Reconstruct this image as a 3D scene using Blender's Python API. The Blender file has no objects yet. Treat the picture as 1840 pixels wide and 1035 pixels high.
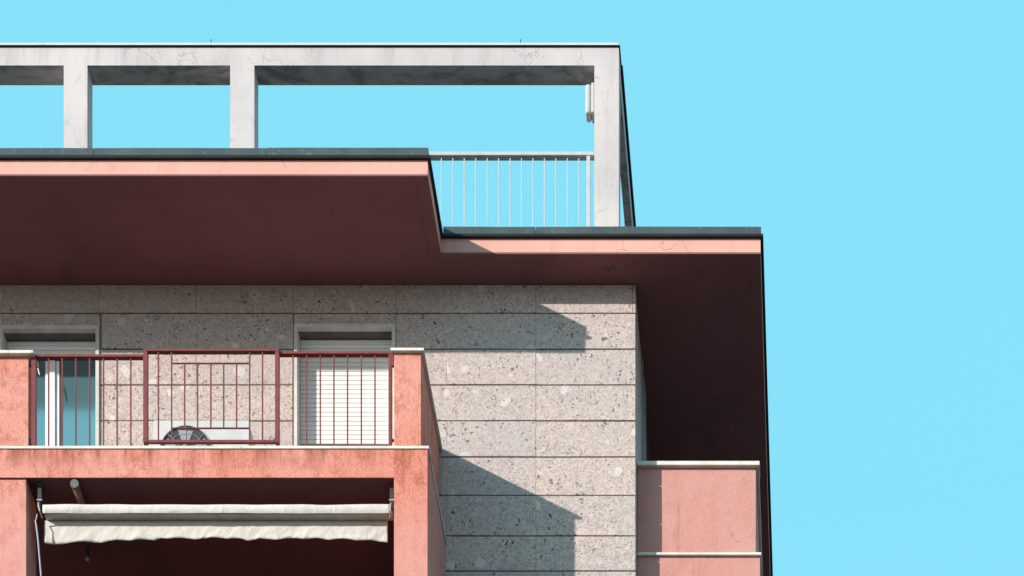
import bpy, bmesh, math, random
from mathutils import Vector, Matrix, noise
random.seed(7)
S = 175.0            # drawing units per metre; camera height 1.7 m
F = 4600.0           # distance of the stone facade from the camera, in drawing units
EYE = 1.7
SUN = Vector((1.2, 1.0, -0.59)).normalized()      # direction the light travels
scene = bpy.context.scene
C = scene.collection

# ------------------------------------------------------------------ camera
cam_d = bpy.data.cameras.new('camera')
cam = bpy.data.objects.new('camera', cam_d); C.objects.link(cam)
cam.location = (0, 0, EYE); cam.rotation_euler = (math.radians(90), 0, 0)
cam_d.sensor_fit = 'HORIZONTAL'; cam_d.sensor_width = 36
cam_d.lens = F * 36 / 1840
cam_d.shift_x = (920 - 1490) / 1840.0                # architectural shift lens: verticals stay upright
cam_d.shift_y = (4600 - 517.5) / 1840.0
cam_d.clip_end = 3000
scene.camera = cam

# ------------------------------------------------------------------ world, sun, exposure
world = bpy.data.worlds.new('World'); scene.world = world; world.use_nodes = True
wn, wl = world.node_tree.nodes, world.node_tree.links
wn.clear()
sky = wn.new('ShaderNodeTexSky'); sky.sky_type = 'NISHITA'; sky.sun_disc = False
src = -SUN
sky.sun_elevation = math.asin(src.z)
sky.sun_rotation = math.atan2(src.x, src.y)
sky.air_density = 1.0; sky.dust_density = 0.6; sky.ozone_density = 1.0
tint = wn.new('ShaderNodeMix'); tint.data_type = 'RGBA'; tint.blend_type = 'MULTIPLY'
tint.inputs[0].default_value = 1.0
tint.inputs[7].default_value = (1.0, 1.0, 1.0, 1)
bg = wn.new('ShaderNodeBackground'); bg.inputs[1].default_value = 0.15
wo = wn.new('ShaderNodeOutputWorld')
even = wn.new('ShaderNodeMix'); even.data_type = 'RGBA'      # the clear sky of the photograph is very even
even.inputs[0].default_value = 0.82
# clear blue overhead, with pinkish horizon haze added to neutralise the shade fill
wtc = wn.new('ShaderNodeTexCoord'); wsp = wn.new('ShaderNodeSeparateXYZ'); wmr = wn.new('ShaderNodeMapRange')
wmr.interpolation_type = 'SMOOTHSTEP'; wmr.inputs['From Min'].default_value = 0.0; wmr.inputs['From Max'].default_value = 0.68
whz = wn.new('ShaderNodeMix'); whz.data_type = 'RGBA'
whz.inputs[6].default_value = (2.50, 2.05, 2.45, 1); whz.inputs[7].default_value = (1.17, 3.84, 4.68, 1)
wl.new(wtc.outputs['Generated'], wsp.inputs[0]); wl.new(wsp.outputs[2], wmr.inputs['Value'])
wl.new(wmr.outputs[0], whz.inputs[0]); wl.new(whz.outputs[2], even.inputs[7])
wl.new(sky.outputs[0], tint.inputs[6]); wl.new(tint.outputs[2], even.inputs[6])
wl.new(even.outputs[2], bg.inputs[0]); wl.new(bg.outputs[0], wo.inputs[0])
TINT = (1.5, 1.9, 1.7)
tint.inputs[7].default_value = (*TINT, 1)

sd = bpy.data.lights.new('sun', 'SUN'); sd.energy = 4.3; sd.angle = math.radians(0.65); sd.color = (1.0, 0.92, 0.84)
so = bpy.data.objects.new('sun', sd); C.objects.link(so)
so.rotation_euler = SUN.to_track_quat('-Z', 'Y').to_euler(); so.location = (-10, -10, 40)
vs = scene.view_settings
vs.view_transform = 'Standard'; vs.look = 'None'; vs.gamma = 1.0; vs.use_curve_mapping = False
vs.exposure = 0.5

# ------------------------------------------------------------------ materials
class NT:
    """small helper for node materials"""
    def __init__(s, name):
        s.m = bpy.data.materials.new(name); s.m.use_nodes = True
        s.t = s.m.node_tree; s.n = s.t.nodes; s.l = s.t.links; s.n.clear()
        s.out = s.n.new('ShaderNodeOutputMaterial'); s.b = s.n.new('ShaderNodeBsdfPrincipled')
        s.l.new(s.b.outputs[0], s.out.inputs[0])
        s.geo = s.n.new('ShaderNodeNewGeometry'); s.oi = s.n.new('ShaderNodeObjectInfo')
    def set(s, sock, v):
        if hasattr(v, 'is_output') or isinstance(v, bpy.types.NodeSocket): s.l.new(v, sock)
        else:
            try: sock.default_value = v
            except Exception: sock.default_value = (*v, 1)
    def math(s, op, a, b=0.0, clamp=False):
        n = s.n.new('ShaderNodeMath'); n.operation = op; n.use_clamp = clamp
        s.set(n.inputs[0], a); s.set(n.inputs[1], b); return n.outputs[0]
    def vmath(s, op, a, b):
        n = s.n.new('ShaderNodeVectorMath'); n.operation = op
        s.set(n.inputs[0], a); s.set(n.inputs[1], b); return n.outputs[0]
    def pos(s, scale=(1, 1, 1), rnd=False):
        v = s.geo.outputs['Position']
        if rnd:
            r = s.math('MULTIPLY', s.oi.outputs['Random'], 37.0)
            cx = s.n.new('ShaderNodeCombineXYZ')
            s.l.new(r, cx.inputs[0]); s.l.new(r, cx.inputs[2]); v = s.vmath('ADD', v, cx.outputs[0])
        return s.vmath('MULTIPLY', v, tuple(scale))
    def noise(s, vec, scale, detail=4, rough=.55, out='Fac', dist=0):
        n = s.n.new('ShaderNodeTexNoise'); s.l.new(vec, n.inputs['Vector'])
        n.inputs['Scale'].default_value = scale; n.inputs['Detail'].default_value = detail
        n.inputs['Roughness'].default_value = rough; n.inputs['Distortion'].default_value = dist
        return n.outputs[out]
    def vor(s, vec, scale, feature='F1', rnd=1.0):
        n = s.n.new('ShaderNodeTexVoronoi'); n.feature = feature; s.l.new(vec, n.inputs['Vector'])
        n.inputs['Scale'].default_value = scale; n.inputs['Randomness'].default_value = rnd
        return n
    def ramp(s, fac, a, b, lo=0.0, hi=1.0):
        n = s.n.new('ShaderNodeMapRange'); n.interpolation_type = 'SMOOTHSTEP'
        s.set(n.inputs['Value'], fac); n.inputs['From Min'].default_value = a; n.inputs['From Max'].default_value = b
        n.inputs['To Min'].default_value = lo; n.inputs['To Max'].default_value = hi
        return n.outputs[0]
    def mix(s, fac, a, b, mode='MIX'):
        n = s.n.new('ShaderNodeMix'); n.data_type = 'RGBA'; n.blend_type = mode
        s.set(n.inputs[0], fac); s.set(n.inputs[6], a); s.set(n.inputs[7], b); return n.outputs[2]
    def bump(s, h, strength=.5, dist=.01, prev=None):
        n = s.n.new('ShaderNodeBump'); n.inputs['Strength'].default_value = strength
        n.inputs['Distance'].default_value = dist; s.l.new(h, n.inputs['Height'])
        if prev is not None: s.l.new(prev, n.inputs['Normal'])
        return n.outputs[0]
    def done(s, col, rough=.8, normal=None, metal=0.0, spec=.3):
        s.set(s.b.inputs['Base Color'], col); s.set(s.b.inputs['Roughness'], rough)
        s.b.inputs['Metallic'].default_value = metal; s.b.inputs['Specular IOR Level'].default_value = spec
        if normal is not None: s.l.new(normal, s.b.inputs['Normal'])
        return s.m

def c3(*v): return (*v, 1)

def mat_stone():
    t = NT('ceppo_stone')
    p = t.pos(rnd=True)
    wob = t.noise(p, 9, 3, out='Color')
    pd = t.vmath('ADD', p, t.vmath('MULTIPLY', t.vmath('SUBTRACT', wob, (.5, .5, .5)), (.15, .15, .15)))
    base = t.mix(t.ramp(t.noise(p, 1.7, 3), .35, .65), c3(0.495, 0.389, 0.352), c3(0.433, 0.369, 0.352))
    base = t.mix(t.ramp(t.noise(p, 14, 4), .42, .62, 0, .55), base, c3(0.596, 0.480, 0.439))
    base = t.mix(t.ramp(t.noise(p, 38, 5, .75), .44, .64, 0, .8), base, c3(0.303, 0.250, 0.233))
    g = t.vor(pd, 55)                                     # small gravel
    base = t.mix(t.ramp(g.outputs['Color'], .35, .9, 0, .6), base, c3(0.653, 0.546, 0.509))
    # dark gravel grains
    g2 = t.vor(pd, 56)
    sel = t.ramp(t.noise(p, 5, 2), .42, .66)
    sx = t.n.new('ShaderNodeSeparateColor'); t.l.new(g2.outputs['Color'], sx.inputs[0])
    dk = t.math('MULTIPLY', t.ramp(sx.outputs[1], .74, .80), t.ramp(g2.outputs['Distance'], .34, .46, 1, 0))
    base = t.mix(t.math('MULTIPLY', dk, t.math('ADD', .35, t.math('MULTIPLY', sel, .6))), base, c3(0.134, 0.111, 0.108))
    # pale clasts
    g3 = t.vor(pd, 6.5)
    s3 = t.n.new('ShaderNodeSeparateColor'); t.l.new(g3.outputs['Color'], s3.inputs[0])
    cl = t.math('MULTIPLY', t.ramp(s3.outputs[0], .80, .83), t.ramp(t.math('ADD', g3.outputs['Distance'], t.math('MULTIPLY', t.noise(p, 22, 3), .25)), .42, .47, 1, 0))
    base = t.mix(t.math('MULTIPLY', cl, .95), base, t.mix(s3.outputs[1], c3(0.675, 0.582, 0.529), c3(0.586, 0.554, 0.542)))
    g4 = t.vor(pd, 17)
    s4 = t.n.new('ShaderNodeSeparateColor'); t.l.new(g4.outputs['Color'], s4.inputs[0])
    cl2 = t.math('MULTIPLY', t.ramp(s4.outputs[0], .78, .82), t.ramp(g4.outputs['Distance'], .20, .30, 1, 0))
    base = t.mix(t.math('MULTIPLY', cl2, .6), base, c3(0.675, 0.575, 0.542))
    # open pits
    g5 = t.vor(pd, 25)
    s5 = t.n.new('ShaderNodeSeparateColor'); t.l.new(g5.outputs['Color'], s5.inputs[0])
    thr = t.math('MULTIPLY', s5.outputs[2], .34)
    pit = t.ramp(t.math('SUBTRACT', g5.outputs['Distance'], thr), 0.0, .05, 1, 0)
    pit = t.math('MULTIPLY', pit, t.ramp(s5.outputs[0], .52, .56))
    pit = t.math('MULTIPLY', pit, t.ramp(t.noise(p, 2.6, 2), .42, .58, .15, 1))
    base = t.mix(t.math('MULTIPLY', pit, .9), base, c3(0.061, 0.049, 0.049))
    # slab to slab tone
    base = t.mix(t.math('MULTIPLY', t.oi.outputs['Random'], .42), base, c3(0.382, 0.352, 0.357), 'MIX')
    n = t.bump(pit, .9, -.012)
    n = t.bump(t.noise(p, 60, 4, .7), .35, .004, n)
    n = t.bump(dk, .4, -.003, n)
    return t.done(base, .85, n, spec=.2)

def mat_plaster(name, main, alt, rust, stain=.6, crack=0.35, grain=1.0, streaky=1.0, ledges=()):
    """painted render with rusty weathering, vertical runs and hairline cracks"""
    t = NT(name)
    p = t.pos()
    col = t.mix(t.ramp(t.noise(p, .9, 3), .35, .65), main, alt)
    col = t.mix(t.ramp(t.noise(p, 5.5, 5, .65), .45, .72, 0, .55 * stain), col, rust)
    ps = t.pos((1, 1, .22))
    st = t.ramp(t.noise(ps, 4.5, 5, .7, dist=.6), .50, .74, 0, .9 * stain)
    col = t.mix(t.math('MULTIPLY', st, streaky), col, rust)
    fine = t.pos((1, 1, .35))
    col = t.mix(t.ramp(t.noise(fine, 95, 3, .7), .35, .75, 0, .28 * grain), col, t.mix(.5, main, c3(.85, .75, .7)))
    col = t.mix(t.ramp(t.noise(fine, 60, 3, .7), .56, .74, 0, .40 * grain), col, t.mix(.55, rust, c3(.12, .05, .04)))
    sz = t.n.new('ShaderNodeSeparateXYZ'); t.l.new(t.geo.outputs['Position'], sz.inputs[0])
    if ledges:
        low_ = t.ramp(sz.outputs[2], ledges[0][0] - .95, ledges[0][0] - .30, 1, 0)
        col = t.mix(t.math('MULTIPLY', low_, .5), col, c3(.59, .30, .275))
        for top, depth, amt in ledges:
            band = t.math('MULTIPLY', t.ramp(sz.outputs[2], top - depth, top, 0, 1), t.math('LESS_THAN', sz.outputs[2], top + .02))
            run = t.ramp(t.noise(t.pos((1, 1, .10)), 7, 5, .7, dist=.2), .40, .66)
            col = t.mix(t.math('MULTIPLY', t.math('MULTIPLY', band, run), amt), col, t.mix(t.noise(p, 6, 2), rust, c3(.20, .10, .075)))
    drt = t.math('MULTIPLY', t.ramp(t.noise(t.pos((1, 1, .12)), 8, 6, .75, dist=.3), .56, .74), t.ramp(t.noise(p, .8, 2), .46, .60))
    col = t.mix(t.math('MULTIPLY', drt, .55 * stain), col, c3(.13, .07, .055))
    wob = t.noise(p, 3.0, 4, out='Color')
    pd = t.vmath('ADD', p, t.vmath('MULTIPLY', t.vmath('SUBTRACT', wob, (.5, .5, .5)), (.5, .5, .5)))
    v = t.vor(pd, 1.5, 'DISTANCE_TO_EDGE')
    ck = t.math('MULTIPLY', t.ramp(v.outputs['Distance'], .0, .010, 1, 0), t.ramp(t.noise(p, 1.3, 2), .50, .60))
    col = t.mix(t.math('MULTIPLY', ck, crack), col, t.mix(.7, rust, c3(.06, .04, .04)))
    n = t.bump(t.noise(fine, 85, 4, .7), .35 * grain, .006)
    n = t.bump(t.noise(p, 6, 3), .12, .01, n)
    return t.done(col, .88, n, spec=.15)

def mat_white_render():
    t = NT('cracked_white_render')
    p = t.pos()
    col = t.mix(t.ramp(t.noise(p, 1.2, 4), .35, .65), c3(0.572, 0.520, 0.520), c3(0.495, 0.460, 0.468))
    ps = t.pos((1, 1, .18))
    col = t.mix(t.ramp(t.noise(ps, 5, 5, .7), .44, .72, 0, .6), col, c3(0.363, 0.330, 0.333))
    col = t.mix(t.ramp(t.noise(p, 40, 3, .7), .5, .75, 0, .18), col, c3(0.440, 0.400, 0.416))
    wob = t.noise(p, 2.6, 5, .65, out='Color')
    pd = t.vmath('ADD', p, t.vmath('MULTIPLY', t.vmath('SUBTRACT', wob, (.5, .5, .5)), (.38, .38, .38)))
    ck = None
    for sc, w, m0, m1, lo in ((1.9, .010, .46, .60, 0), (4.6, .016, .55, .64, 0)):
        v = t.vor(pd, sc, 'DISTANCE_TO_EDGE')
        k = t.math('MULTIPLY', t.ramp(v.outputs['Distance'], .0, w, 1, 0), t.ramp(t.noise(p, 1.1 * sc / 2.3, 2), m0, m1, lo, 1))
        ck = k if ck is None else t.math('MAXIMUM', ck, k)
    col = t.mix(t.math('MULTIPLY', ck, .58), col, c3(0.220, 0.200, 0.208))
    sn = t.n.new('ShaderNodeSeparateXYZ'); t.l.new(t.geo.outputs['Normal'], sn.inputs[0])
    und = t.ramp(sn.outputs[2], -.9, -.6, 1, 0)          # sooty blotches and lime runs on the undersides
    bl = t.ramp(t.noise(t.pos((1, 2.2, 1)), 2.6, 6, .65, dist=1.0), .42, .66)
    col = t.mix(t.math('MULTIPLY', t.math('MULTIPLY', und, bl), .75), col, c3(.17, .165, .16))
    n = t.bump(ck, .5, -.004)
    n = t.bump(t.noise(p, 50, 4, .7), .2, .004, n)
    return t.done(col, .85, n, spec=.2)

def mat_simple(name, a, b, scale=8, rough=.6, metal=0.0, bump=.1, stretch=(1, 1, 1), spec=.3, speck=None):
    t = NT(name)
    p = t.pos(stretch)
    col = t.mix(t.ramp(t.noise(p, scale, 5, .65), .35, .68), c3(*a), c3(*b))
    if speck:
        col = t.mix(t.ramp(t.noise(t.pos(), scale * 9, 3, .7), .60, .70, 0, .8), col, c3(*speck))
    n = t.bump(t.noise(t.pos(), scale * 5, 4), bump, .004)
    return t.done(col, rough, n, metal, spec)

def mat_soffit(name, a, b):
    t = NT(name)
    p = t.pos()
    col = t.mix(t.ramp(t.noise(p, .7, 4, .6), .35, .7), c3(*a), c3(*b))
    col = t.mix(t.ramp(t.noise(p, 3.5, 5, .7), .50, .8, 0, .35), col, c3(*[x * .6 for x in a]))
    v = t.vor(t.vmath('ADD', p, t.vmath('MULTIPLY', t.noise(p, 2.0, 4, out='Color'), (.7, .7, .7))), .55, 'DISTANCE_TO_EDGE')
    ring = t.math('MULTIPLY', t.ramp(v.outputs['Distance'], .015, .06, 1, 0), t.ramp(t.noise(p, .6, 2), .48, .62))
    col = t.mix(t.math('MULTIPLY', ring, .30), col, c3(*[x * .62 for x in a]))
    ln = t.ramp(t.noise(t.pos((.25, 3, 1)), 3, 3), .5, .75, 0, .16)
    col = t.mix(ln, col, c3(a[0] * 1.15, a[1] * 1.25, a[2] * 1.25))
    n = t.bump(t.noise(p, 30, 4), .15, .004)
    return t.done(col, .9, n, spec=.1)

def mat_glass():
    t = NT('tinted_window_glass')
    d = t.n.new('ShaderNodeBsdfDiffuse'); d.inputs[0].default_value = (.07, .17, .20, 1)
    g = t.n.new('ShaderNodeBsdfGlossy'); g.inputs['Roughness'].default_value = .10
    g.inputs[0].default_value = (.95, 1, 1, 1)
    n = t.bump(t.noise(t.pos(), 2.0, 2), .03, .02); t.l.new(n, g.inputs['Normal'])
    m = t.n.new('ShaderNodeMixShader'); m.inputs[0].default_value = .28
    t.l.new(d.outputs[0], m.inputs[1]); t.l.new(g.outputs[0], m.inputs[2]); t.l.new(m.outputs[0], t.out.inputs[0])
    return t.m

def mat_canvas():
    t = NT('cream_canvas')
    p = t.pos()
    col = t.mix(t.ramp(t.noise(p, 3, 4), .35, .7), c3(.60, .555, .52), c3(.53, .485, .45))
    col = t.mix(t.ramp(t.noise(t.pos((1, 1, .3)), 9, 5, .7), .52, .8, 0, .45), col, c3(.42, .38, .33))
    n = t.bump(t.noise(t.vmath('MULTIPLY', p, (1, 1, 1)), 7, 3, .6, dist=1.2), .55, .02)
    n = t.bump(t.noise(p, 120, 2), .15, .002, n)
    return t.done(col, .85, n, spec=.15)

M = dict(
    stone=mat_stone(),
    pale=mat_plaster('pale_pink_render', c3(.68, .375, .315), c3(.66, .35, .29), c3(.47, .20, .16), .35, .5, .35, .7),
    salmon=mat_plaster('weathered_salmon_render', c3(.62, .245, .195), c3(.61, .19, .128), c3(.38, .075, .032), 1.25, .5, 1.4, 1.0,
                       (((4600 - 803) * .9554 / S + EYE, .27, 1.0), ((4600 - 633) * .9554 / S + EYE, .10, .5))),
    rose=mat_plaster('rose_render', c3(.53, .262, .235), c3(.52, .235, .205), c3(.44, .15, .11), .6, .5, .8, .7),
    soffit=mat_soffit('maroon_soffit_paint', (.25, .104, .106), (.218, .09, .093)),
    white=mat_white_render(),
    zinc=mat_simple('slate_zinc_sheet', (.046, .066, .074), (.066, .088, .096), 3, .55, 0, .1, (1, 1, .4), .3, (.14, .17, .17)),
    black=mat_simple('black_sheet_metal', (.010, .012, .015), (.016, .018, .020), 5, .6, 0, .1, spec=.2),
    capw=mat_simple('pale_metal_capping', (.72, .74, .74), (.62, .65, .66), 4, .5, 0, .05),
    marble=mat_simple('white_marble_strip', (.72, .67, .62), (.58, .54, .50), 5, .8, 0, .1, spec=.12, speck=(.4, .38, .34)),
    surround=mat_simple('grey_marble_surround', (.62, .59, .56), (.50, .48, .45), 6, .55, 0, .1),
    maroon=mat_simple('maroon_enamel', (.21, .038, .038), (.145, .028, .029), 12, .45, 0, .25, spec=.4, speck=(.30, .15, .13)),
    rail=mat_simple('white_enamel', (.50, .50, .52), (.43, .43, .45), 8, .4, 0, .05, spec=.4),
    railgrey=mat_simple('grey_enamel', (.30, .31, .34), (.24, .25, .28), 8, .5, 0, .05),
    slat=mat_simple('white_shutter_plastic', (.80, .77, .74), (.73, .70, .68), 3, .45, 0, .03, spec=.4),
    frame=mat_simple('white_window_frame', (.80, .77, .78), (.72, .70, .71), 4, .4, 0, .03, spec=.4),
    acw=mat_simple('white_painted_steel', (.56, .55, .55), (.50, .49, .49), 5, .45, 0, .05, spec=.4),
    dark=mat_simple('dark_plastic', (.035, .035, .038), (.055, .055, .06), 12, .5),
    grille=mat_simple('grey_wire_grille', (.42, .42, .41), (.34, .34, .34), 10, .45),
    canvas=mat_canvas(),
    alu=mat_simple('dull_aluminium', (.42, .40, .38), (.34, .32, .31), 8, .5, .2, .05),
    teal=mat_simple('teal_grey_steel', (.30, .38, .40), (.24, .31, .33), 6, .5, 0, .05),
    pipe=mat_simple('rusty_pipe', (.24, .10, .07), (.17, .07, .05), 9, .7, 0, .2),
    glass=mat_glass(),
    asphalt=mat_simple('asphalt', (.050, .050, .052), (.065, .063, .060), 3, .9, 0, .3),
    pave=mat_simple('grey_paving', (.080, .072, .068), (.10, .092, .086), 2, .85, 0, .2),
    paint=mat_simple('road_paint', (.70, .70, .68), (.6, .6, .58), 6, .7),
    lintelshade=mat_simple('shaded_lintel_grey', (.15, .145, .14), (.11, .11, .105), 6, .7),  # grey darkened to carry the shade of the window recess
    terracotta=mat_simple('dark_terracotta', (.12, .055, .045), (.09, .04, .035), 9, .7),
    ceiling=mat_soffit('shaded_maroon_ceiling', (.13, .058, .06), (.105, .05, .052)),  # soffit paint with the deep balcony shade put into the colour
    cap=mat_simple('weathered_grey_cap', (.13, .135, .125), (.09, .09, .085), 20, .7),
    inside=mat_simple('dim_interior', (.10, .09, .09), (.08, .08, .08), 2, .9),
)

# ------------------------------------------------------------------ geometry helpers
WO = {}   # world origin of every object
def U(x, y, d):
    """photograph-scale x,y read on a plane d units away -> drawing units (X, Z)"""
    return (x - 1490) * d / F, (4600 - y) * d / F
def X(x, d): return (x - 1490) * d / F
def Z(y, d): return (4600 - y) * d / F
def wpt(X_, d, Z_): return Vector((X_ / S, d / S, Z_ / S + EYE))

def link(name, me, origin, parent=None):
    o = bpy.data.objects.new(name, me); C.objects.link(o)
    po = WO[parent.name] if parent is not None else Vector((0, 0, 0))
    o.location = origin - po
    if parent is not None: o.parent = parent
    WO[o.name] = origin.copy()
    return o
def tag(o, label=None, cat=None, group=None, kind=None):
    if label: o['label'] = label
    if cat: o['category'] = cat
    if group: o['group'] = group
    if kind: o['kind'] = kind
    return o
def empty(name, origin, parent=None, label=None, cat=None, group=None):
    o = link(name, None, origin, parent); o.empty_display_size = .3
    return tag(o, label, cat, group)

def build(name, bm, mat, parent=None, smooth=False):
    vs_ = [v.co for v in bm.verts]
    lo = Vector((min(v.x for v in vs_), min(v.y for v in vs_), min(v.z for v in vs_)))
    hi = Vector((max(v.x for v in vs_), max(v.y for v in vs_), max(v.z for v in vs_)))
    c = Vector(((lo.x + hi.x) / 2, (lo.y + hi.y) / 2, lo.z))
    for v in bm.verts: v.co -= c
    bmesh.ops.recalc_face_normals(bm, faces=bm.faces)
    me = bpy.data.meshes.new(name); bm.to_mesh(me); bm.free()
    if smooth:
        for p in me.polygons: p.use_smooth = True
    me.materials.append(mat)
    return link(name, me, c, parent)

def bx(bm, x0, x1, d0, d1, z0, z1, bev=.4, rough=0.0):
    """box in drawing units"""
    x0, x1 = sorted((x0, x1)); d0, d1 = sorted((d0, d1)); z0, z1 = sorted((z0, z1))
    co = [(x, d, z) for x in (x0, x1) for d in (d0, d1) for z in (z0, z1)]
    v = [bm.verts.new(wpt(*c)) for c in co]
    fs = [bm.faces.new([v[i] for i in q]) for q in ((0, 1, 3, 2), (4, 6, 7, 5), (0, 4, 5, 1), (2, 3, 7, 6), (0, 2, 6, 4), (1, 5, 7, 3))]
    if bev > 0:
        es = {e for f in fs for e in f.edges}
        b = min(bev, (x1 - x0) * .3, (d1 - d0) * .3, (z1 - z0) * .3) / S
        bmesh.ops.bevel(bm, geom=list(es), offset=b, segments=1, affect='EDGES')
    return bm
def box(name, mat, parent, x0, x1, d0, d1, z0, z1, bev=.4):
    bm = bmesh.new(); bx(bm, x0, x1, d0, d1, z0, z1, bev)
    return build(name, bm, M[mat], parent)

def tube(bm, pts, r, seg=8):
    """round bar through points given in world coordinates"""
    rings = []
    for i, p in enumerate(pts):
        a = pts[max(i - 1, 0)]; b = pts[min(i + 1, len(pts) - 1)]
        t = (b - a).normalized(); u = t.orthogonal().normalized()
        if rings:
            u = (pu - t * pu.dot(t)).normalized()
        pu = u; w = t.cross(u)
        rings.append([bm.verts.new(p + (u * math.cos(k * 2 * math.pi / seg) + w * math.sin(k * 2 * math.pi / seg)) * r) for k in range(seg)])
    for a, b in zip(rings, rings[1:]):
        for k in range(seg): bm.faces.new((a[k], a[(k + 1) % seg], b[(k + 1) % seg], b[k]))
    bm.faces.new(rings[0][::-1]); bm.faces.new(rings[-1])
    return bm

def dup_at(o, origin, parent):
    c = o.copy(); C.objects.link(c); c.parent = parent
    c.location = origin - (WO[parent.name] if parent is not None else Vector((0, 0, 0)))
    WO[c.name] = origin.copy()
    return c

# ------------------------------------------------------------------ ground (out of sight below, lights the soffits)
GZ = -EYE * S
def sheet(name, mat, x0, x1, y0, y1, z, kind='structure'):
    bm = bmesh.new()
    v = [bm.verts.new(p) for p in ((x0, y0, z), (x1, y0, z), (x1, y1, z), (x0, y1, z))]
    bm.faces.new(v); o = build(name, bm, M[mat]); tag(o, kind=kind); return o
sheet('ground', 'pave', -1500, 1500, -1500, 1500, -.15)
sheet('road', 'asphalt', -400, 400, 6, 15, -.146)
for k in range(24):
    if k == 0:
        dash = sheet('road_marking', 'paint', -60, -57, 10.4, 10.55, -.142)
    else:
        d2 = dash.copy(); C.objects.link(d2); d2.location.x = dash.location.x + k * 6
bm = bmesh.new()
for v in bm.verts: pass
def kerbbox(y0, y1):
    bm = bmesh.new(); bmesh.ops.create_cube(bm, size=1)
    for v in bm.verts: v.co = Vector((v.co.x * 800, (v.co.y + .5) * (y1 - y0) + y0, (v.co.z + .5) * .13 - .146))
    o = build('pavement', bm, M['pave']); tag(o, kind='structure')
bm.free()
kerbbox(15.004, 24.0)

# ------------------------------------------------------------------ the building
dW = F                       # stone face
ZS = Z(511, dW)              # soffit height
dL, dU = ZS * F / (4600 - 456), ZS * F / (4600 - 316)     # fascia planes: set-back part and projecting part
ZR = Z(408, dL)          # top of roof flashing
XC = X(1142, dW)             # right corner of the stone wall
XL = X(-620, dW)             # left end of what is built
XE = X(1366.5, dL)           # right eave
XU = X(768.5, dU)            # right end of the projecting roof
dB = 4395.0                  # balcony front face
ZF = Z(797, dB - 6)          # balcony floor, top of marble strip
ZBM = Z(858, dB)             # underside of balcony beam
dEND = 5900.0

bld = empty('apartment_building', wpt((XL + XC) / 2, dW, GZ), None,
            'pink and grey stone apartment block corner under a wide maroon roof overhang', 'building')

# windows: outer frame in wall-plane pixels
WIN = [(-1.5, 179, 587, 'left'), (528.5, 711, 584, 'right')]

# structural core behind the cladding, with window recesses left open
core = bmesh.new()
def wx(x): return X(x, dW)
segs = [(XL, wx(WIN[0][0] + 4)), (wx(WIN[0][1] - 4), wx(WIN[1][0] + 4)), (wx(WIN[1][1] - 4), XC - 6)]
for a, b in segs:
    bx(core, a, b, dW + 7, dW + 60, ZF - 40, ZS + 10, 0)
for w in WIN:
    bx(core, wx(w[0] + 4), wx(w[1] - 4), dW + 7, dW + 60, Z(w[2] + 3, dW), ZS + 10, 0)
build('wall', core, M['surround'], bld)
box('rear_wall', 'rose', bld, XL, XC - 6.2, dW + 60, dEND - 300, ZF - 40, ZS + 9, 0)

# stone slabs, one object each
rowsY = [497, 563, 627.5, 691.5, 756, 821, 890, 963, 1026, 1092, 1160, 1226]
vj = [-520, -350, -172, 4, 178, 352.5, 526.5, 620, 711, 793, 963, 1142]
rowj = {0: [-520, -350, -172, 4, 179, 352.5, 526.5, 711, 793, 963, 1136.5, 1142],
        1: [-520, -350, -172, 4, 183, 352.5, 526.5, 711, 793, 963, 1142]}
rs = random.Random(3)
def slab(x0, x1, z0, z1, d0=dW, d1=dW + 7.2):
    bm = bmesh.new()
    j = rs.uniform(-.3, .3)
    x0, x1 = sorted((x0, x1))
    v0 = len(bm.verts)
    bx(bm, x0 + .12, x1 - .12, d0 + j, d1, z0 + 1.1, z1 - 1.1, .45)
    for v in bm.verts:                                   # chipped, slightly uneven arrises
        v.co += Vector((rs.uniform(-1, 1), rs.uniform(-1, 1) * .6, rs.uniform(-1, 1))) * (.28 / S)
    return build('stone_slab', bm, M['stone'], bld)
for r in range(len(rowsY) - 1):
    y0, y1 = rowsY[r], rowsY[r + 1]
    z1 = ZS if r == 0 else Z(y0, dW); z0 = Z(y1, dW)
    js = rowj.get(r, [-520, -350, -172, 4, 178, 352.5, 526.5, 711, 793 if r % 2 else 803, 963, 1142])
    if y0 >= 950: js = [793, 963, 1142]          # slabs left out for the added dark recess
    for a, b in zip(js, js[1:]):
        # keep the window openings free
        pieces = [(a, b, z0, z1)]
        for w in WIN:
            wl_, wr, wt = w[0], w[1], Z(w[2], dW)
            nxt = []
            for (pa, pb, pz0, pz1) in pieces:
                if pb <= wl_ + 1 or pa >= wr - 1 or pz0 >= wt or pz1 <= ZF - 5: nxt.append((pa, pb, pz0, pz1)); continue
                if pa < wl_ - 3: nxt.append((pa, wl_, pz0, pz1))
                if pb > wr + 3: nxt.append((wr, pb, pz0, pz1))
                if pz1 > wt + 4: nxt.append((max(pa, wl_), min(pb, wr), wt, pz1))
            pieces = nxt
        for pa, pb, pz0, pz1 in pieces:
            if pb - pa > 4 and pz1 - pz0 > 3: slab(wx(pa), wx(pb), pz0, pz1)
    # return of the cladding round the corner
    for k, (e0, e1) in enumerate(((dW + 7.4, dW + 150),)):
        bm = bmesh.new(); bx(bm, XC - 6, XC - .4, e0, e1, z0 + 1.1, z1 - 1.1, .7)
        build('stone_slab', bm, M['stone'], bld)
zlow = Z(rowsY[-1], dW)
box('lower_wall', 'stone', bld, X(770, dW), XC - .5, dW + 1, dEND - 300, GZ, zlow - 1, .5)
box('lower_wall', 'stone', bld, XL, X(770, dW) - .1, dW + 311, dEND - 300, GZ, ZF - 42, .5)
box('party_wall', 'terracotta', bld, X(785, dW), X(790, dW), dW + 7.4, dW + 311, zlow, ZF - 42, 0)

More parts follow.
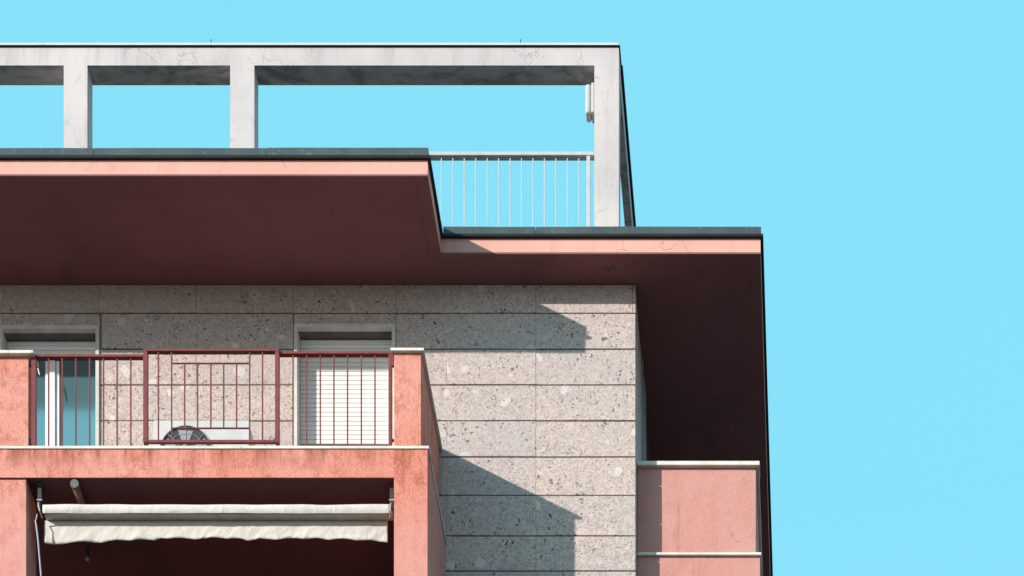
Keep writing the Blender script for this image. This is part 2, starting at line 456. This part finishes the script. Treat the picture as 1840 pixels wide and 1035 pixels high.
# ------------------------------------------------------------------ roof
roof = empty('roof', wpt(0, dL, ZS), bld)
def Lprism(bm, pts, z0, z1):
    lo = [bm.verts.new(wpt(x, d, z0)) for x, d in pts]; hi = [bm.verts.new(wpt(x, d, z1)) for x, d in pts]
    n = len(pts)
    bm.faces.new(lo[::-1]); bm.faces.new(hi)
    for i in range(n): bm.faces.new((lo[i], lo[(i + 1) % n], hi[(i + 1) % n], hi[i]))
def inner(o, g):   # same outline inside the border board; a shadow gap g only along the flanks
    return [(XL - 40 + o + g, dU + o), (XU - o - g, dU + o), (XU - o - g, dL + o), (XE - o - g, dL + o), (XE - o - g, dEND - o), (XL - 40 + o + g, dEND - o)]
def outline(o):   # plan outline moved outwards by o
    return [(XL - 40 - o, dU - o), (XU + o, dU - o), (XU + o, dL - o), (XE + o, dL - o), (XE + o, dEND + o), (XL - 40 - o, dEND + o)]
ZFT = Z(429, dL)         # top of pink fascia
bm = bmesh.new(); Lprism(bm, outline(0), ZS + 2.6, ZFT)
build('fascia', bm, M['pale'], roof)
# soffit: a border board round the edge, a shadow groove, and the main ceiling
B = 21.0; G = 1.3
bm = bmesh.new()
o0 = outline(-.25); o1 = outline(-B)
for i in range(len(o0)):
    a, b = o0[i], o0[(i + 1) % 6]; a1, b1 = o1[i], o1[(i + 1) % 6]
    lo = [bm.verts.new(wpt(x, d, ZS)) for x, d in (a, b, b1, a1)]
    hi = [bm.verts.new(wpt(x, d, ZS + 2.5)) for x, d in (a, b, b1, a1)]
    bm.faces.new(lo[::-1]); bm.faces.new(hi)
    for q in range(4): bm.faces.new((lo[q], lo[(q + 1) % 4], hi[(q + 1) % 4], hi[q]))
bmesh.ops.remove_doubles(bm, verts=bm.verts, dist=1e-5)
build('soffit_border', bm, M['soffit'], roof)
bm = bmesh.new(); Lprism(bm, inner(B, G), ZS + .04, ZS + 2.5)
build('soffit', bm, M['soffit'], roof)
# black drip edge, then the slate coloured upstand cut in lengths
bm = bmesh.new(); Lprism(bm, outline(5.0), ZFT + .05, ZFT + 4.6)
build('drip_edge', bm, M['black'], roof)
zt = ZFT + 4.65
def up(x0, x1, d0, d1, top=None):
    bm = bmesh.new(); bx(bm, x0, x1, d0 + rs.uniform(-.5, .2), d1, zt, top or ZR, 0)
    long_ = [e for e in bm.edges if (e.verts[0].co - e.verts[1].co).length > 60 / S and e.calc_length() > .3]
    bmesh.ops.subdivide_edges(bm, edges=long_, cuts=14, use_grid_fill=True)
    for v in bm.verts:
        if v.co.z > (ZR - 2) / S + EYE: v.co.z += .55 / S * noise.noise(v.co * 1.1) + .2 / S * noise.noise(v.co * 5)
    return build('zinc_strip', bm, M['zinc'], roof)
for a, b in ((-560, -140), (-140, 168), (168, 478), (478, 770)):
    up(X(a, dU) + .5, X(b, dU) - .5, dU - .5, dU + 22)
up(XU - 22, XU + 1.0, dU + 23, dL + 20)
for a, b in ((796, 962), (962, 1368)):
    up(X(a, dL) + .5, X(b, dL) - .5, dL - .6, dL + 22)
for a, b in ((dL + 23, dL + 420), (dL + 420, dL + 900), (dL + 900, dEND)):
    up(XE - 20, XE + 1.2, a + .5, b - .5)
bm = bmesh.new(); Lprism(bm, outline(-19), zt, ZR - 4); build('roof_deck', bm, M['pave'], roof)
# flaked patch and two small screw anchors in the ceiling near the corner
bm = bmesh.new()
px, pz = X(1096, ZS * F / (4600 - 482)), ZS
pd_ = ZS * F / (4600 - 482)
for (ox, od, sz) in ((-9, -2, 3.2), (-3, 3, 4.2), (4, -1, 3.4), (9, 2, 2.4)):
    ring = []
    for k in range(9):
        a = k / 9 * 2 * math.pi; r = sz * rs.uniform(.6, 1.2)
        ring.append(bm.verts.new(wpt(px + ox + r * math.cos(a) * 1.3, pd_ + od + r * math.sin(a), pz - .35)))
    top = [bm.verts.new(v.co + Vector((0, 0, .5 / S))) for v in ring]
    bm.faces.new(ring); bm.faces.new(top[::-1])
    for k in range(9): bm.faces.new((ring[k], ring[(k + 1) % 9], top[(k + 1) % 9], top[k]))
build('flaked_patch', bm, M['inside'], roof)

# ------------------------------------------------------------------ windows
def window(x0, x1, ytop, shutter_to, glazed):
    a, b = wx(x0), wx(x1); zt_ = Z(ytop, dW)
    w = empty('window', wpt((a + b) / 2, dW, ZF), bld)
    if glazed: w['label'] = 'glazed door with its shutter rolled almost up'
    else: w['label'] = 'door behind a fully lowered white shutter'
    fw = 6.5
    bm = bmesh.new()
    bx(bm, a, b, dW - 3.5, dW + 6.5, zt_ - fw, zt_, .5)
    bx(bm, a, a + fw, dW - 3.5, dW + 6.5, ZF, zt_ - fw - .05, .5)
    bx(bm, b - fw, b, dW - 3.5, dW + 6.5, ZF, zt_ - fw - .05, .5)
    build('surround', bm, M['surround'], w)
    # reveal lining
    bm = bmesh.new()
    bx(bm, a + 4, a + 6.3, dW + 6.6, dW + 31, ZF, zt_ - 6, .2)
    bx(bm, b - 6.3, b - 4, dW + 6.6, dW + 31, ZF, zt_ - 6, .2)
    build('reveal', bm, M['surround'], w)
    box('lintel_shade', 'lintelshade', w, a + 6.35, b - 6.35, dW + 6.6, dW + 31, zt_ - 6.2, zt_ - 4, .2)  # dark sheet, recess shade under the lintel painted in
    ia, ib = a + 7, b - 7
    # shutter slats
    dS = dW + 23.0; pitch = 8.2; top = zt_ - 7
    zlo = Z(shutter_to, dS); n = int((top - zlo) / pitch)
    prof = [(-.6, .1), (-1.3, .6), (-1.6, 3.6), (-1.4, 7.0), (-.7, 7.75), (.9, 7.75), (.9, .1)]
    bm = bmesh.new()
    L = [bm.verts.new(wpt(ia, dS + p, top - pitch + z)) for p, z in prof]
    R = [bm.verts.new(wpt(ib, dS + p, top - pitch + z)) for p, z in prof]
    m = len(prof); bm.faces.new(L); bm.faces.new(R[::-1])
    for k in range(m): bm.faces.new((L[k], L[(k + 1) % m], R[(k + 1) % m], R[k]))
    s0 = build('shutter_slat', bm, M['slat'], w)
    o0_ = WO[s0.name]
    for k in range(1, n):
        dup_at(s0, o0_ + Vector((0, 0, -k * pitch / S)), w)
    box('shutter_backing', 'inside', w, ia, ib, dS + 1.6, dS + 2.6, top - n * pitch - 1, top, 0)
    if not glazed: return w
    dG = dW + 29.0
    fr = bmesh.new()
    x_1, x_2, x_3, x_4 = X(82, dG), X(87.2, dG), X(101, dG), X(107.3, dG)
    bx(fr, ia, x_1, dG - .5, dG + 6, ZF + .5, ZF + 9, .4)
    build('bottom_rail', fr, M['frame'], w)
    for p, q, dd in ((x_1, x_2 - .6, 2.0), (x_2, x_3 - .6, 5.0), (x_3, x_4, 2.0)):
        box('stile', 'frame', w, p, q, dG - dd, dG + 4, ZF + .5, Z(650, dG), .5)
    box('stile', 'dark', w, x_4 + .1, x_4 + 4, dG - .8, dG + 4, ZF + .5, zlo + 6, .3)
    box('pane', 'glass', w, ia, x_1 - .1, dG + 1, dG + 2, ZF + 9.1, zt_ - 8, 0)
    box('pane', 'glass', w, x_4 + 4.2, ib, dG + 1, dG + 2, ZF + .5, zt_ - 8, 0)
    bm = bmesh.new(); tube(bm, [wpt(X(66, dW), dW - 4, Z(651, dW)), wpt(X(72, dW), dW - 3, Z(676, dW))], 1.1 / S, 6)
    build('latch_arm', bm, M['frame'], w)
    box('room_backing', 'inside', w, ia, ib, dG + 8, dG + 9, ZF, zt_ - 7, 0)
    return w
window(*WIN[0][:3], 646, True)
window(*WIN[1][:3], 800, False)

# ------------------------------------------------------------------ front balcony
bal = empty('balcony', wpt(X(380, dB), dB, ZF - 60), bld, 'weathered salmon front balcony with marble floor edge')
xr, xl = X(768, dB), XL
ix1 = X(708, dB)                       # inner edge of right pier
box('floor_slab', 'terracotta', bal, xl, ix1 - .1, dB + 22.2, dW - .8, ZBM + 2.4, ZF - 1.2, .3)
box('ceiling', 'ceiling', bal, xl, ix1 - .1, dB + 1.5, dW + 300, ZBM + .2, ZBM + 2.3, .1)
box('dark_recess_back', 'terracotta', bal, xl, ix1 - .1, dW + 300.2, dW + 310, ZF - 560, ZBM + 2, .1)  # recess pushed back past the facade, dark wall added to deepen the shade
bm = bmesh.new(); bx(bm, xl, ix1, dB, dB + 22, ZBM + 2.35, ZF - 5.0, 0); bx(bm, ix1, xr, dB, dB + 22, ZBM, ZF - 5.0, 0)
bx(bm, xl, ix1, dB, dB + 1.4, ZBM, ZBM + 2.35, 0)
build('beam', bm, M['salmon'], bal)
# marble strip in lengths along the floor edge
for a, b in ((-560, -160), (-160, 432), (432, 770.5)):
    box('floor_edge_strip', 'marble', bal, X(a, dB - 6) + .3, X(b, dB - 6) - .3, dB - 1.8, dB + 24, ZF - 4.9, ZF, .4)
box('floor_edge_strip', 'marble', bal, xr - 20, xr + 2.4, dB + 24.4, dW - .9, ZF - 4.9, ZF - .05, .4)
box('pier', 'salmon', bal, ix1, xr, dB, dB + 22, ZF - 560, ZBM - .01, 0)
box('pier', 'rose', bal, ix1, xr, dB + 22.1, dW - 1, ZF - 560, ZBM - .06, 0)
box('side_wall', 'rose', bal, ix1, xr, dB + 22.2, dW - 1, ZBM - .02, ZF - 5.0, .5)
# left pier, slightly set back under the beam
lx1 = X(47.5, dB + 3)
box('pier', 'salmon', bal, X(-60, dB), lx1, dB + 3, dB + 58, ZF - 560, ZBM - .05, .8)
# upper parapets
capz = Z(622.5, dB - 7)
p0, p1 = X(708, dB + 1), X(757, dB + 1)
box('parapet', 'salmon', bal, p0, p1, dB + 1, dW - 1, ZF + .1, capz - 5.1, .8)
box('coping', 'marble', bal, p0 - 5, p1 + 5.5, dB - 5, dB + 120, capz - 5, capz, .5)
box('coping', 'marble', bal, p0 - 5, p1 + 6, dB + 120.5, dW - 1.2, capz - 5, capz, .5)
capl = Z(628.5, dB - 7)
q1 = X(51.5, dB + 1)
box('parapet', 'salmon', bal, X(-330, dB), q1, dB + 1, dB + 17, ZF + .1, capl - 5.6, .8)
for a, b in ((-340, -160), (-160, 15), (15, 60)):
    box('coping', 'marble', bal, X(a, dB - 7) + .25, X(b, dB - 7) - .25, dB - 7, dB + 24, capl - 5.5, capl, .5)
# storey below, out of frame: next floor and parapet
zf2 = ZF - 545
box('floor_slab', 'salmon', bal, xl, xr, dB + 4, dW - .8, zf2 - 55, zf2, .5)
box('parapet', 'salmon', bal, lx1 + .1, ix1 - .1, dB + 4.2, dB + 20, zf2 + .1, zf2 + 165, .5)
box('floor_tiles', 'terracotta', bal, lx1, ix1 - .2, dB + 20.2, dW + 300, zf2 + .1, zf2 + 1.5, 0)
for k in range(2, 7):
    z_ = ZF - 545 * k
    if z_ - 60 > GZ: box('floor_slab', 'salmon', bal, xl, xr, dB + 4, dW - .8, z_ - 55, z_, .5)
box('pier', 'rose', bal, ix1, xr, dB, dW - 1, GZ, ZF - 560.1, .8)

# ------------------------------------------------------------------ side balcony, round the corner
dR = 4638.0
sb = empty('balcony', wpt(X(1255, dR), dR, Z(1090, dR)), bld, 'rose coloured side balcony beyond the stone corner')
sx0, sx1 = XC + .2, X(1358.5, dR)
box('parapet', 'rose', sb, sx0, sx1, dR, dR + 18, Z(997, dR), Z(841, dR), .6)
box('parapet', 'rose', sb, sx1 - 16, sx1 - .05, dR + 18.2, dR + 700, Z(997, dR), Z(841, dR), .6)
box('coping', 'marble', sb, sx0, X(1365, dR - 7), dR - 7, dR + 24, Z(841, dR) + .05, Z(833.5, dR), .5)
box('coping', 'marble', sb, sx1 - 20, sx1 + 5.5, dR + 24.3, dR + 700, Z(841, dR) + .05, Z(833.5, dR), .5)
box('floor_edge_strip', 'marble', sb, sx0, X(1368, dR - 8), dR - 8, dR + 30, Z(1003, dR) , Z(998, dR) - .1, .5)
box('floor_slab', 'rose', sb, sx0, X(1366, dR - 4), dR - 3.5, dR + 700, Z(1100, dR), Z(1003, dR) - .1, .6)
box('parapet', 'rose', sb, sx0, X(1366, dR - 4), dR - 3.4, dR + 16, Z(1500, dR), Z(1101, dR), .6)
# tall side door frames on the flank wall
fl = empty('window', wpt(XC, dW + 230, ZF), bld); fl['label'] = 'tall door in the flank wall beside the corner'
for a, b in ((dW + 151, dW + 160), (dW + 196, dW + 232)):
    box('frame', 'teal', fl, XC - 6, XC + 2.5, a, b, ZF, ZS - .3, .6)
box('pane', 'glass', fl, XC - 5.5, XC - 4, dW + 160.2, dW + 195.8, ZF, ZS - .3, 0)
for a, b in ((dW + 232.5, dW + 420), (dW + 420.6, dW + 640)):
    box('flank_panel', 'terracotta', fl, XC - 6, XC - .6, a, b, ZF, ZS - .3, .3)

# ------------------------------------------------------------------ roof terrace frame
dP = F
per = empty('roof_terrace_frame', wpt(X(600, dP), dP, ZR - 4), None,
            'cracked white concrete post and beam frame standing on the roof terrace', 'pergola')
zb0, zb1 = Z(117.5, dP), Z(85, dP)
xR = X(1112, dP)
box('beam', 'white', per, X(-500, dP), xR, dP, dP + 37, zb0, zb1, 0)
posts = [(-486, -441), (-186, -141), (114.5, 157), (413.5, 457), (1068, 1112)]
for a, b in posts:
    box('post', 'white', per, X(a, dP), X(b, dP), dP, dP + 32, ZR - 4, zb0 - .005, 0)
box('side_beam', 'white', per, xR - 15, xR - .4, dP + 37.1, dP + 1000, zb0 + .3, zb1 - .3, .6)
box('post', 'white', per, xR - 40, xR - .4, dP + 960, dP + 1000, ZR - 4, zb0 + .2, .6)
box('capping_shade_strip', 'black', per, X(-500, dP), X(1114, dP - 4), dP - 2.6, dP + 39, zb1 + .05, zb1 + 1.7, .2)  # black strip standing in for the shade under the capping
for a, b in ((-480, 78), (78, 380), (380, 620), (620, 935.5), (935.5, 1112.5)):
    box('capping', 'capw', per, X(a, dP - 3) + .4, X(b, dP - 3) - .4, dP - 2.9, dP + 41, zb1 + 1.75, Z(76.5, dP - 3), .4)
box('side_flashing', 'black', per, xR - 16, xR + 4.0, dP + 39.1, dP + 1003, zb1 - 2, Z(78.5, dP), .3)
# screws left standing on the capping joints
for x_ in (380, 935.5):
    bm = bmesh.new(); bx(bm, X(x_, dP) - .7, X(x_, dP) + .7, dP - 4, dP - 2.6, Z(78, dP), Z(74.4, dP), .1)
    build('joint_clip', bm, M['black'], per)

# white railing between roof edge and corner post
rr = empty('terrace_railing', wpt(X(900, dP), dP + 12, ZR - 4), None,
           'thin white metal railing on the roof terrace beside the corner post', 'railing')
dRl = dP + 8
box('top_rail', 'rail', rr, X(470, dRl), X(1067.2, dRl), dRl, dRl + 11.5, Z(278.5, dRl), Z(271.8, dRl), .5)
bars = [793.3 + 20.57 * k for k in range(-15, 13)]
b0 = None
for x_ in bars:
    xx = X(x_, dRl + 5)
    if b0 is None:
        b0 = box('baluster', 'rail', rr, xx - .95, xx + .95, dRl + 4, dRl + 6.2, ZR - 4, Z(278.5, dRl) - .02, .2)
        w0 = WO[b0.name]; xb = xx
    else:
        dup_at(b0, w0 + Vector(((xx - xb) / S, 0, 0)), rr)
box('end_post', 'rail', rr, X(1053.8, dRl), X(1060.4, dRl), dRl + 1, dRl + 8, ZR - 4, Z(278.5, dRl) - .02, .4)

# bulkhead lamp on the corner post
lp = empty('outdoor_lamp', wpt(X(1060, dP), dP + 14, Z(205, dP)), None,
           'white oval lamp fixed to the inner side of the corner post of the roof frame', 'lamp')
xa, xb_ = X(1051.5, dP + 4), X(1068, dP) - .1
def rounded(name, mat, parent, x0, x1, d0, d1, z0, z1, bev, segs=4):
    bm = bmesh.new()
    bx(bm, x0, x1, d0, d1, z0, z1, 0)
    bmesh.ops.bevel(bm, geom=list(bm.edges), offset=bev / S, segments=segs, affect='EDGES', profile=.5)
    return build(name, bm, M[mat], parent, True)
rounded('lamp_base', 'rail', lp, xb_ - 6, xb_, dP + 3, dP + 26, Z(206, dP + 8), Z(152, dP + 8), 2.0)
rounded('lamp_cover', 'rail', lp, xa, xb_ - 6.2, dP + 4, dP + 25, Z(206, dP + 8), Z(153, dP + 8), 4.2)

# ------------------------------------------------------------------ maroon balcony railings
def railing(xs, x0, x1, ytop, ybot, d, label, posts_, thick=3.2):
    r = empty('balcony_railing', wpt(X((x0 + x1) / 2, d), d, ZF), None, label, 'railing', 'maroon balcony railings')
    zt_ = Z(ytop, d)
    box('top_rail', 'maroon', r, X(x0, d), X(x1, d), d - 1, d + 7, zt_ - 4.6, zt_, .4)
    first = None
    for x_ in xs:
        xx = X(x_, d + 2)
        if first is None:
            first = box('baluster', 'maroon', r, xx - 1.15, xx + 1.15, d + 1, d + 3.3, ZF + .05, zt_ - 4.62, .2)
            wf, xf = WO[first.name], xx
        else: dup_at(first, wf + Vector(((xx - xf) / S, 0, 0)), r)
    for a, b in posts_:
        box('post', 'maroon', r, X(a, d), X(b, d), d - .8, d + 6.5, ZF + .05, zt_ - 4.63, .4)
    return r
dRa = dB + 2
rl = railing([87.4, 111.7, 136.3, 161, 186, 210.5, 235], 57, 257, 637, 796, dRa,
             'maroon railing in front of the blue glazed door, left of the boxed out panel', [(56.5, 64.5)])
rt = railing([526.7, 551, 575.6, 600, 624.5, 649.3, 673.8], 502, 704.5, 631.5, 796, dRa,
             'maroon railing in front of the closed white shutter, ending at the salmon pillar', [(698, 704)])
for zz in (655, 789):
    box('bracket', 'maroon', rt, X(704.2, dRa), X(709, dRa), dRa + 1, dRa + 5, Z(zz + 1.5, dRa), Z(zz - 1.5, dRa), .2)
tube_b = bmesh.new(); tube(tube_b, [wpt(X(705.5, dRa), dRa - 1, Z(z, dRa)) for z in (629, 640, 659)], 1.1 / S)
build('bracket', tube_b, M['maroon'], rt)
box('bracket', 'dark', rl, X(51.6, dRa), X(56.4, dRa), dRa + 2, dRa + 6, Z(796, dRa), Z(785, dRa), .2)
box('bracket', 'dark', rl, X(51.8, dRa), X(56.4, dRa), dRa + 2, dRa + 6, Z(655, dRa), Z(650, dRa), .2)

dG_ = dB - 3
gd = empty('air_conditioner_guard', wpt(X(380, dG_), dG_, ZF), None,
           'maroon boxed out railing panel with a smaller inner rectangle, in front of the air conditioner', 'railing')
gt, gb = Z(626, dG_), Z(794.5, dG_)
box('top_rail', 'maroon', gd, X(257, dG_), X(501.5, dG_), dG_, dG_ + 8, gt - 4.2, gt, .4)
box('bottom_rail', 'maroon', gd, X(265.4, dG_), X(493.6, dG_), dG_ + .6, dG_ + 5, gb, gb + 5.0, .4)
for a, b in ((257, 265), (494, 501.5)):
    box('post', 'maroon', gd, X(a, dG_), X(b, dG_), dG_ + .1, dG_ + 7.5, gb, gt - 4.25, .4)
first = None
for x_ in (284.5, 308.3, 448.5, 471.6):
    xx = X(x_, dG_ + 2)
    if first is None:
        first = box('baluster', 'maroon', gd, xx - 1.15, xx + 1.15, dG_ + 1.5, dG_ + 3.8, gb + 5.02, gt - 4.25, .2); wf = WO[first.name]; xf = xx
    else: dup_at(first, wf + Vector(((xx - xf) / S, 0, 0)), gd)
zi1, zi0 = Z(652.5, dG_ + 2), Z(769, dG_ + 2)
for z_ in (zi0, zi1):
    box('inner_rail', 'maroon', gd, X(308.3, dG_ + 2) + 1.2, X(448.5, dG_ + 2) - 1.2, dG_ + 1.6, dG_ + 3.7, z_ - 1, z_ + 1, .2)
first = None
for x_ in (331.7, 354.9, 378.7, 401.8, 425):
    xx = X(x_, dG_ + 2)
    if first is None:
        first = box('short_baluster', 'maroon', gd, xx - 1.15, xx + 1.15, dG_ + 1.5, dG_ + 3.8, zi0 + 1.02, zi1 - 1.02, .2); wf = WO[first.name]; xf = xx
    else: dup_at(first, wf + Vector(((xx - xf) / S, 0, 0)), gd)

# ------------------------------------------------------------------ air conditioner on the balcony floor
dA = 4544.0
ac = empty('air_conditioner', wpt(X(361, dA), dA, ZF), None,
           'white outdoor air conditioner unit behind the boxed out maroon railing', 'air conditioner')
ax0, ax1, at = X(275, dA), X(447, dA), Z(755.5, dA)
fcx, fcz, fr_ = X(334, dA), Z(813, dA), 48.5 * dA / F
bm = bmesh.new()
N = 40
fo = [bm.verts.new(wpt(fcx + fr_ * math.cos(2 * math.pi * k / N), dA, fcz + fr_ * math.sin(2 * math.pi * k / N))) for k in range(N)]
fi = [bm.verts.new(v.co + Vector((0, 7 / S, 0))) for v in fo]
z0a = at - 108
def onrect(a):
    c, s_ = math.cos(a), math.sin(a)
    cands = []
    if c > 1e-9: cands.append((ax1 - fcx) / c)
    if c < -1e-9: cands.append((ax0 - fcx) / c)
    if s_ > 1e-9: cands.append((at - fcz) / s_)
    if s_ < -1e-9: cands.append((z0a - fcz) / s_)
    t_ = min(cands); return fcx + c * t_, fcz + s_ * t_
ro = [bm.verts.new(wpt(onrect(2 * math.pi * k / N)[0], dA, onrect(2 * math.pi * k / N)[1])) for k in range(N)]
for k in range(N):
    k2 = (k + 1) % N
    bm.faces.new((fo[k], fo[k2], ro[k2], ro[k])); bm.faces.new((fo[k], fi[k], fi[k2], fo[k2]))
build('front_panel', bm, M['acw'], ac)
rounded('casing', 'acw', ac, ax0, ax1, dA + .4, dA + 55, z0a, at, 2.5, 2)
bm = bmesh.new()
v_ = [bm.verts.new(wpt(fcx + (fr_ - .2) * math.cos(2 * math.pi * k / N), dA + .2, fcz + (fr_ - .2) * math.sin(2 * math.pi * k / N))) for k in range(N)]
bm.faces.new(v_); v2 = [bm.verts.new(v.co + Vector((0, .2 / S, 0))) for v in v_]; bm.faces.new(v2[::-1])
build('fan_recess', bm, M['dark'], ac)
bm = bmesh.new()
for k in range(8):
    a = k * math.pi / 4 + .0
    tube(bm, [wpt(fcx + r * math.cos(a), dA - 1.6, fcz + r * math.sin(a)) for r in (8, fr_)], .45 / S, 5)
for r in (20, 33, 46.5):
    rad_ = .9 if r > 46 else .26
    pts = [wpt(fcx + r * math.cos(t_), dA - 1.6, fcz + r * math.sin(t_)) for t_ in [2 * math.pi * q / 32 for q in range(33)]]
    tube(bm, pts, rad_ / S, 4)
build('fan_grille', bm, M['grille'], ac)
bm = bmesh.new(); tube(bm, [wpt(fcx, dA - 2.2, fcz), wpt(fcx, dA - .4, fcz)], 8.5 / S, 20); build('fan_hub', bm, M['grille'], ac)
for k in range(5):
    a = k * 2 * math.pi / 5 + .4; bm = bmesh.new()
    q = []
    for r, da in ((9, -.25), (40, -.42), (42, .25), (9, .35)):
        q.append(wpt(fcx + r * math.cos(a + da), dA - .3 + (.25 if da > 0 else -.25), fcz + r * math.sin(a + da)))
    f1 = [bm.verts.new(p) for p in q]; f2 = [bm.verts.new(p + Vector((0, .2 / S, 0))) for p in q]
    bm.faces.new(f1); bm.faces.new(f2[::-1])
    for j in range(4): bm.faces.new((f1[j], f1[(j + 1) % 4], f2[(j + 1) % 4], f2[j]))
    build('fan_blade', bm, M['railgrey'], ac)
for x_ in (ax0 + 20, ax1 - 20):
    box('wall_bracket', 'rail', ac, x_ - 3, x_ + 3, dA + 4, dW - 1, z0a - 5, z0a - .05, .4)

# ------------------------------------------------------------------ awning under the balcony
dN = dB + 9.0
aw = empty('awning', wpt(X(390, dN), dN, Z(975, dN)), None,
           'rolled cream canvas awning with wavy valance hanging under the front balcony', 'awning')
a0, a1 = X(77, dN), X(703, dN)
# canvas wrapped over the front bar: slightly sagging, creased skin
bm = bmesh.new()
NX = 150
prof = [(0, Z(922, dN)), (-1.4, Z(919, dN)), (-1.8, Z(914, dN)), (-1.2, Z(909, dN)), (1.0, Z(905.6, dN)), (5, Z(904, dN)), (12, Z(903, dN)), (18, Z(904, dN))]
rows_ = []
for i in range(NX + 1):
    xx = a0 + (a1 - a0 - 2) * i / NX; row = []
    for j, (dd, zz) in enumerate(prof):
        n_ = noise.noise(Vector((xx * .022 + zz * .06, zz * .11, 1.3))) * 1.3
        e = .9 * noise.noise(Vector((xx * .012, 5.0, 0)))
        row.append(bm.verts.new(wpt(xx, dN + dd + n_ * .9, zz + (e if j > 2 else 0))))
    rows_.append(row)
for a_, b_ in zip(rows_, rows_[1:]):
    for j in range(len(prof) - 1): bm.faces.new((a_[j], b_[j], b_[j + 1], a_[j + 1]))
bm.faces.new(rows_[0]); bm.faces.new(rows_[-1][::-1])
build('canvas_roll', bm, M['canvas'], aw, True)
rounded('front_bar', 'alu', aw, a0 + 1, a1 + 1.5, dN + 1.2, dN + 17.2, Z(922, dN) - .2, Z(912, dN), 1.6, 2)
# valance: hangs from the back of the bar, with a scalloped lower edge and vertical ripples
bm = bmesh.new()
NX, NZ = 220, 9
dV = dN + 16.4
v0, v1 = X(79.5, dV), X(696.5, dV)
ztop = Z(922, dN) + .5
sc_x = [79, 113, 183, 235, 277, 300, 352, 410, 446, 497, 545, 592, 640, 697]
sc_y = [976, 977, 974.5, 971.5, 971, 968, 969.5, 967.5, 971, 970, 969, 970, 971, 975]
def low(u):
    px_ = 79 + (697 - 79) * u
    # arches rising between hanging points
    for k in range(len(sc_x) - 1):
        if sc_x[k] <= px_ <= sc_x[k + 1]:
            t_ = (px_ - sc_x[k]) / (sc_x[k + 1] - sc_x[k])
            base = sc_y[k] * (1 - t_) + sc_y[k + 1] * t_
            return base - 2.8 * math.sin(math.pi * t_) * (1 if k else -.2)
    return sc_y[-1]
rows_ = []
for i in range(NX + 1):
    u = i / NX; xx = v0 + (v1 - v0) * u; zl = Z(low(u), dV); row = []
    for j in range(NZ + 1):
        t_ = j / NZ; zz = ztop + (zl - ztop) * t_
        w_ = noise.noise(Vector((xx * .045 + t_ * 1.6, t_ * 1.2, 4.0))) * 1.9 * t_ + noise.noise(Vector((xx * .13 + t_ * 2.5, t_ * 3, 9.0))) * .8 * (0.3 + t_)
        row.append(bm.verts.new(wpt(xx, dV + w_, zz)))
    rows_.append(row)
for a_, b_ in zip(rows_, rows_[1:]):
    for j in range(NZ): bm.faces.new((a_[j], b_[j], b_[j + 1], a_[j + 1]))
vl = build('valance', bm, M['canvas'], aw, True)
sm = vl.modifiers.new('thickness', 'SOLIDIFY'); sm.thickness = .004
# hem seam
for side, xs_ in (('l', 70.0), ('r', 703.5)):
    xx = X(xs_, dN)
    br = box('bracket', 'dark', aw, xx - 3.6, xx + 3.6, dN + 4, dN + 13, Z(897, dN), ZBM - .3, .5)
    box('bracket_plate', 'dark', br, xx - 5, xx + 5, dN + 2, dN + 15, ZBM - 5, ZBM - .1, .3)
    arm = box('arm_joint', 'dark', aw, xx - 3, xx + 3, dN - 1, dN + 9, Z(915, dN), Z(900, dN), 1.0)
    bm = bmesh.new(); tube(bm, [wpt(xx - 4.6, dN + 3, Z(896, dN)), wpt(xx + 4.6, dN + 3, Z(896, dN))], 1.2 / S, 8); build('bolt', bm, M['rail'], br)
    bm = bmesh.new(); tube(bm, [wpt(xx - 1, dN - 1, Z(905, dN)), wpt(xx + 2 * (1 if side == 'l' else -1), dN - 2, Z(920, dN)), wpt(xx + 4 * (1 if side == 'l' else -1), dN + 6, Z(926, dN))], 1.1 / S, 8)
    build('linkage', bm, M['alu'], arm)
bm = bmesh.new()
dC = dN - 3
tube(bm, [wpt(X(65, dC), dC, Z(942, dC)), wpt(X(68, dC), dC, Z(965, dC)), wpt(X(74, dC), dC, Z(1035, dC)), wpt(X(84, dC), dC + 4, Z(1160, dC))], 1.5 / S, 8)
build('crank_rod', bm, M['teal'], aw)
bm = bmesh.new()
tube(bm, [wpt(X(65, dC), dC + 5, Z(920, dC)), wpt(X(66, dC), dC, Z(930, dC)), wpt(X(64, dC), dC - 1, Z(938, dC)), wpt(X(66, dC), dC, Z(945, dC))], 1.0 / S, 6)
build('crank_hook', bm, M['rail'], aw)

# drain pipe under the balcony ceiling
bm = bmesh.new()
zp = ZBM - 8.5
dp0 = zp * F / (4600 - 871)
xp = X(134.5, dp0)
pp = empty('drain_pipe', wpt(xp, dp0, zp), None, 'short rusty brown pipe under the balcony ceiling, above the left end of the awning', 'pipe')
dpe = zp * F / (4600 - 932)
tube(bm, [wpt(xp, dp0 + 2, zp), wpt(xp, dpe, zp), wpt(xp, dpe + 4, zp + 3), wpt(xp, dpe + 5, ZBM + 1)], 6.4 / S, 16)
build('pipe_body', bm, M['pipe'], pp, True)
bm = bmesh.new(); tube(bm, [wpt(xp, dp0 - 3, zp), wpt(xp, dp0 + 3.5, zp)], 7.4 / S, 16); build('end_cap', bm, M['cap'], pp)
# bare ceiling lamp, just visible below the valance
dl_ = (ZBM - 20) * F / (4600 - 1004)
xl_ = X(157, dl_)
cl = empty('ceiling_lamp', wpt(xl_, dl_, ZBM - 25), None, 'small unlit ceiling bulb in the dark under the balcony, below the awning', 'lamp')
bm = bmesh.new(); bmesh.ops.create_uvsphere(bm, u_segments=14, v_segments=9, radius=3.8 / S)
for v in bm.verts: v.co += wpt(xl_, dl_, ZBM - 20)
build('bulb', bm, M['alu'], cl, True)
bm = bmesh.new(); tube(bm, [wpt(xl_, dl_, ZBM - 16.5), wpt(xl_, dl_, ZBM - .2)], 3.0 / S, 12); build('socket', bm, M['dark'], cl)
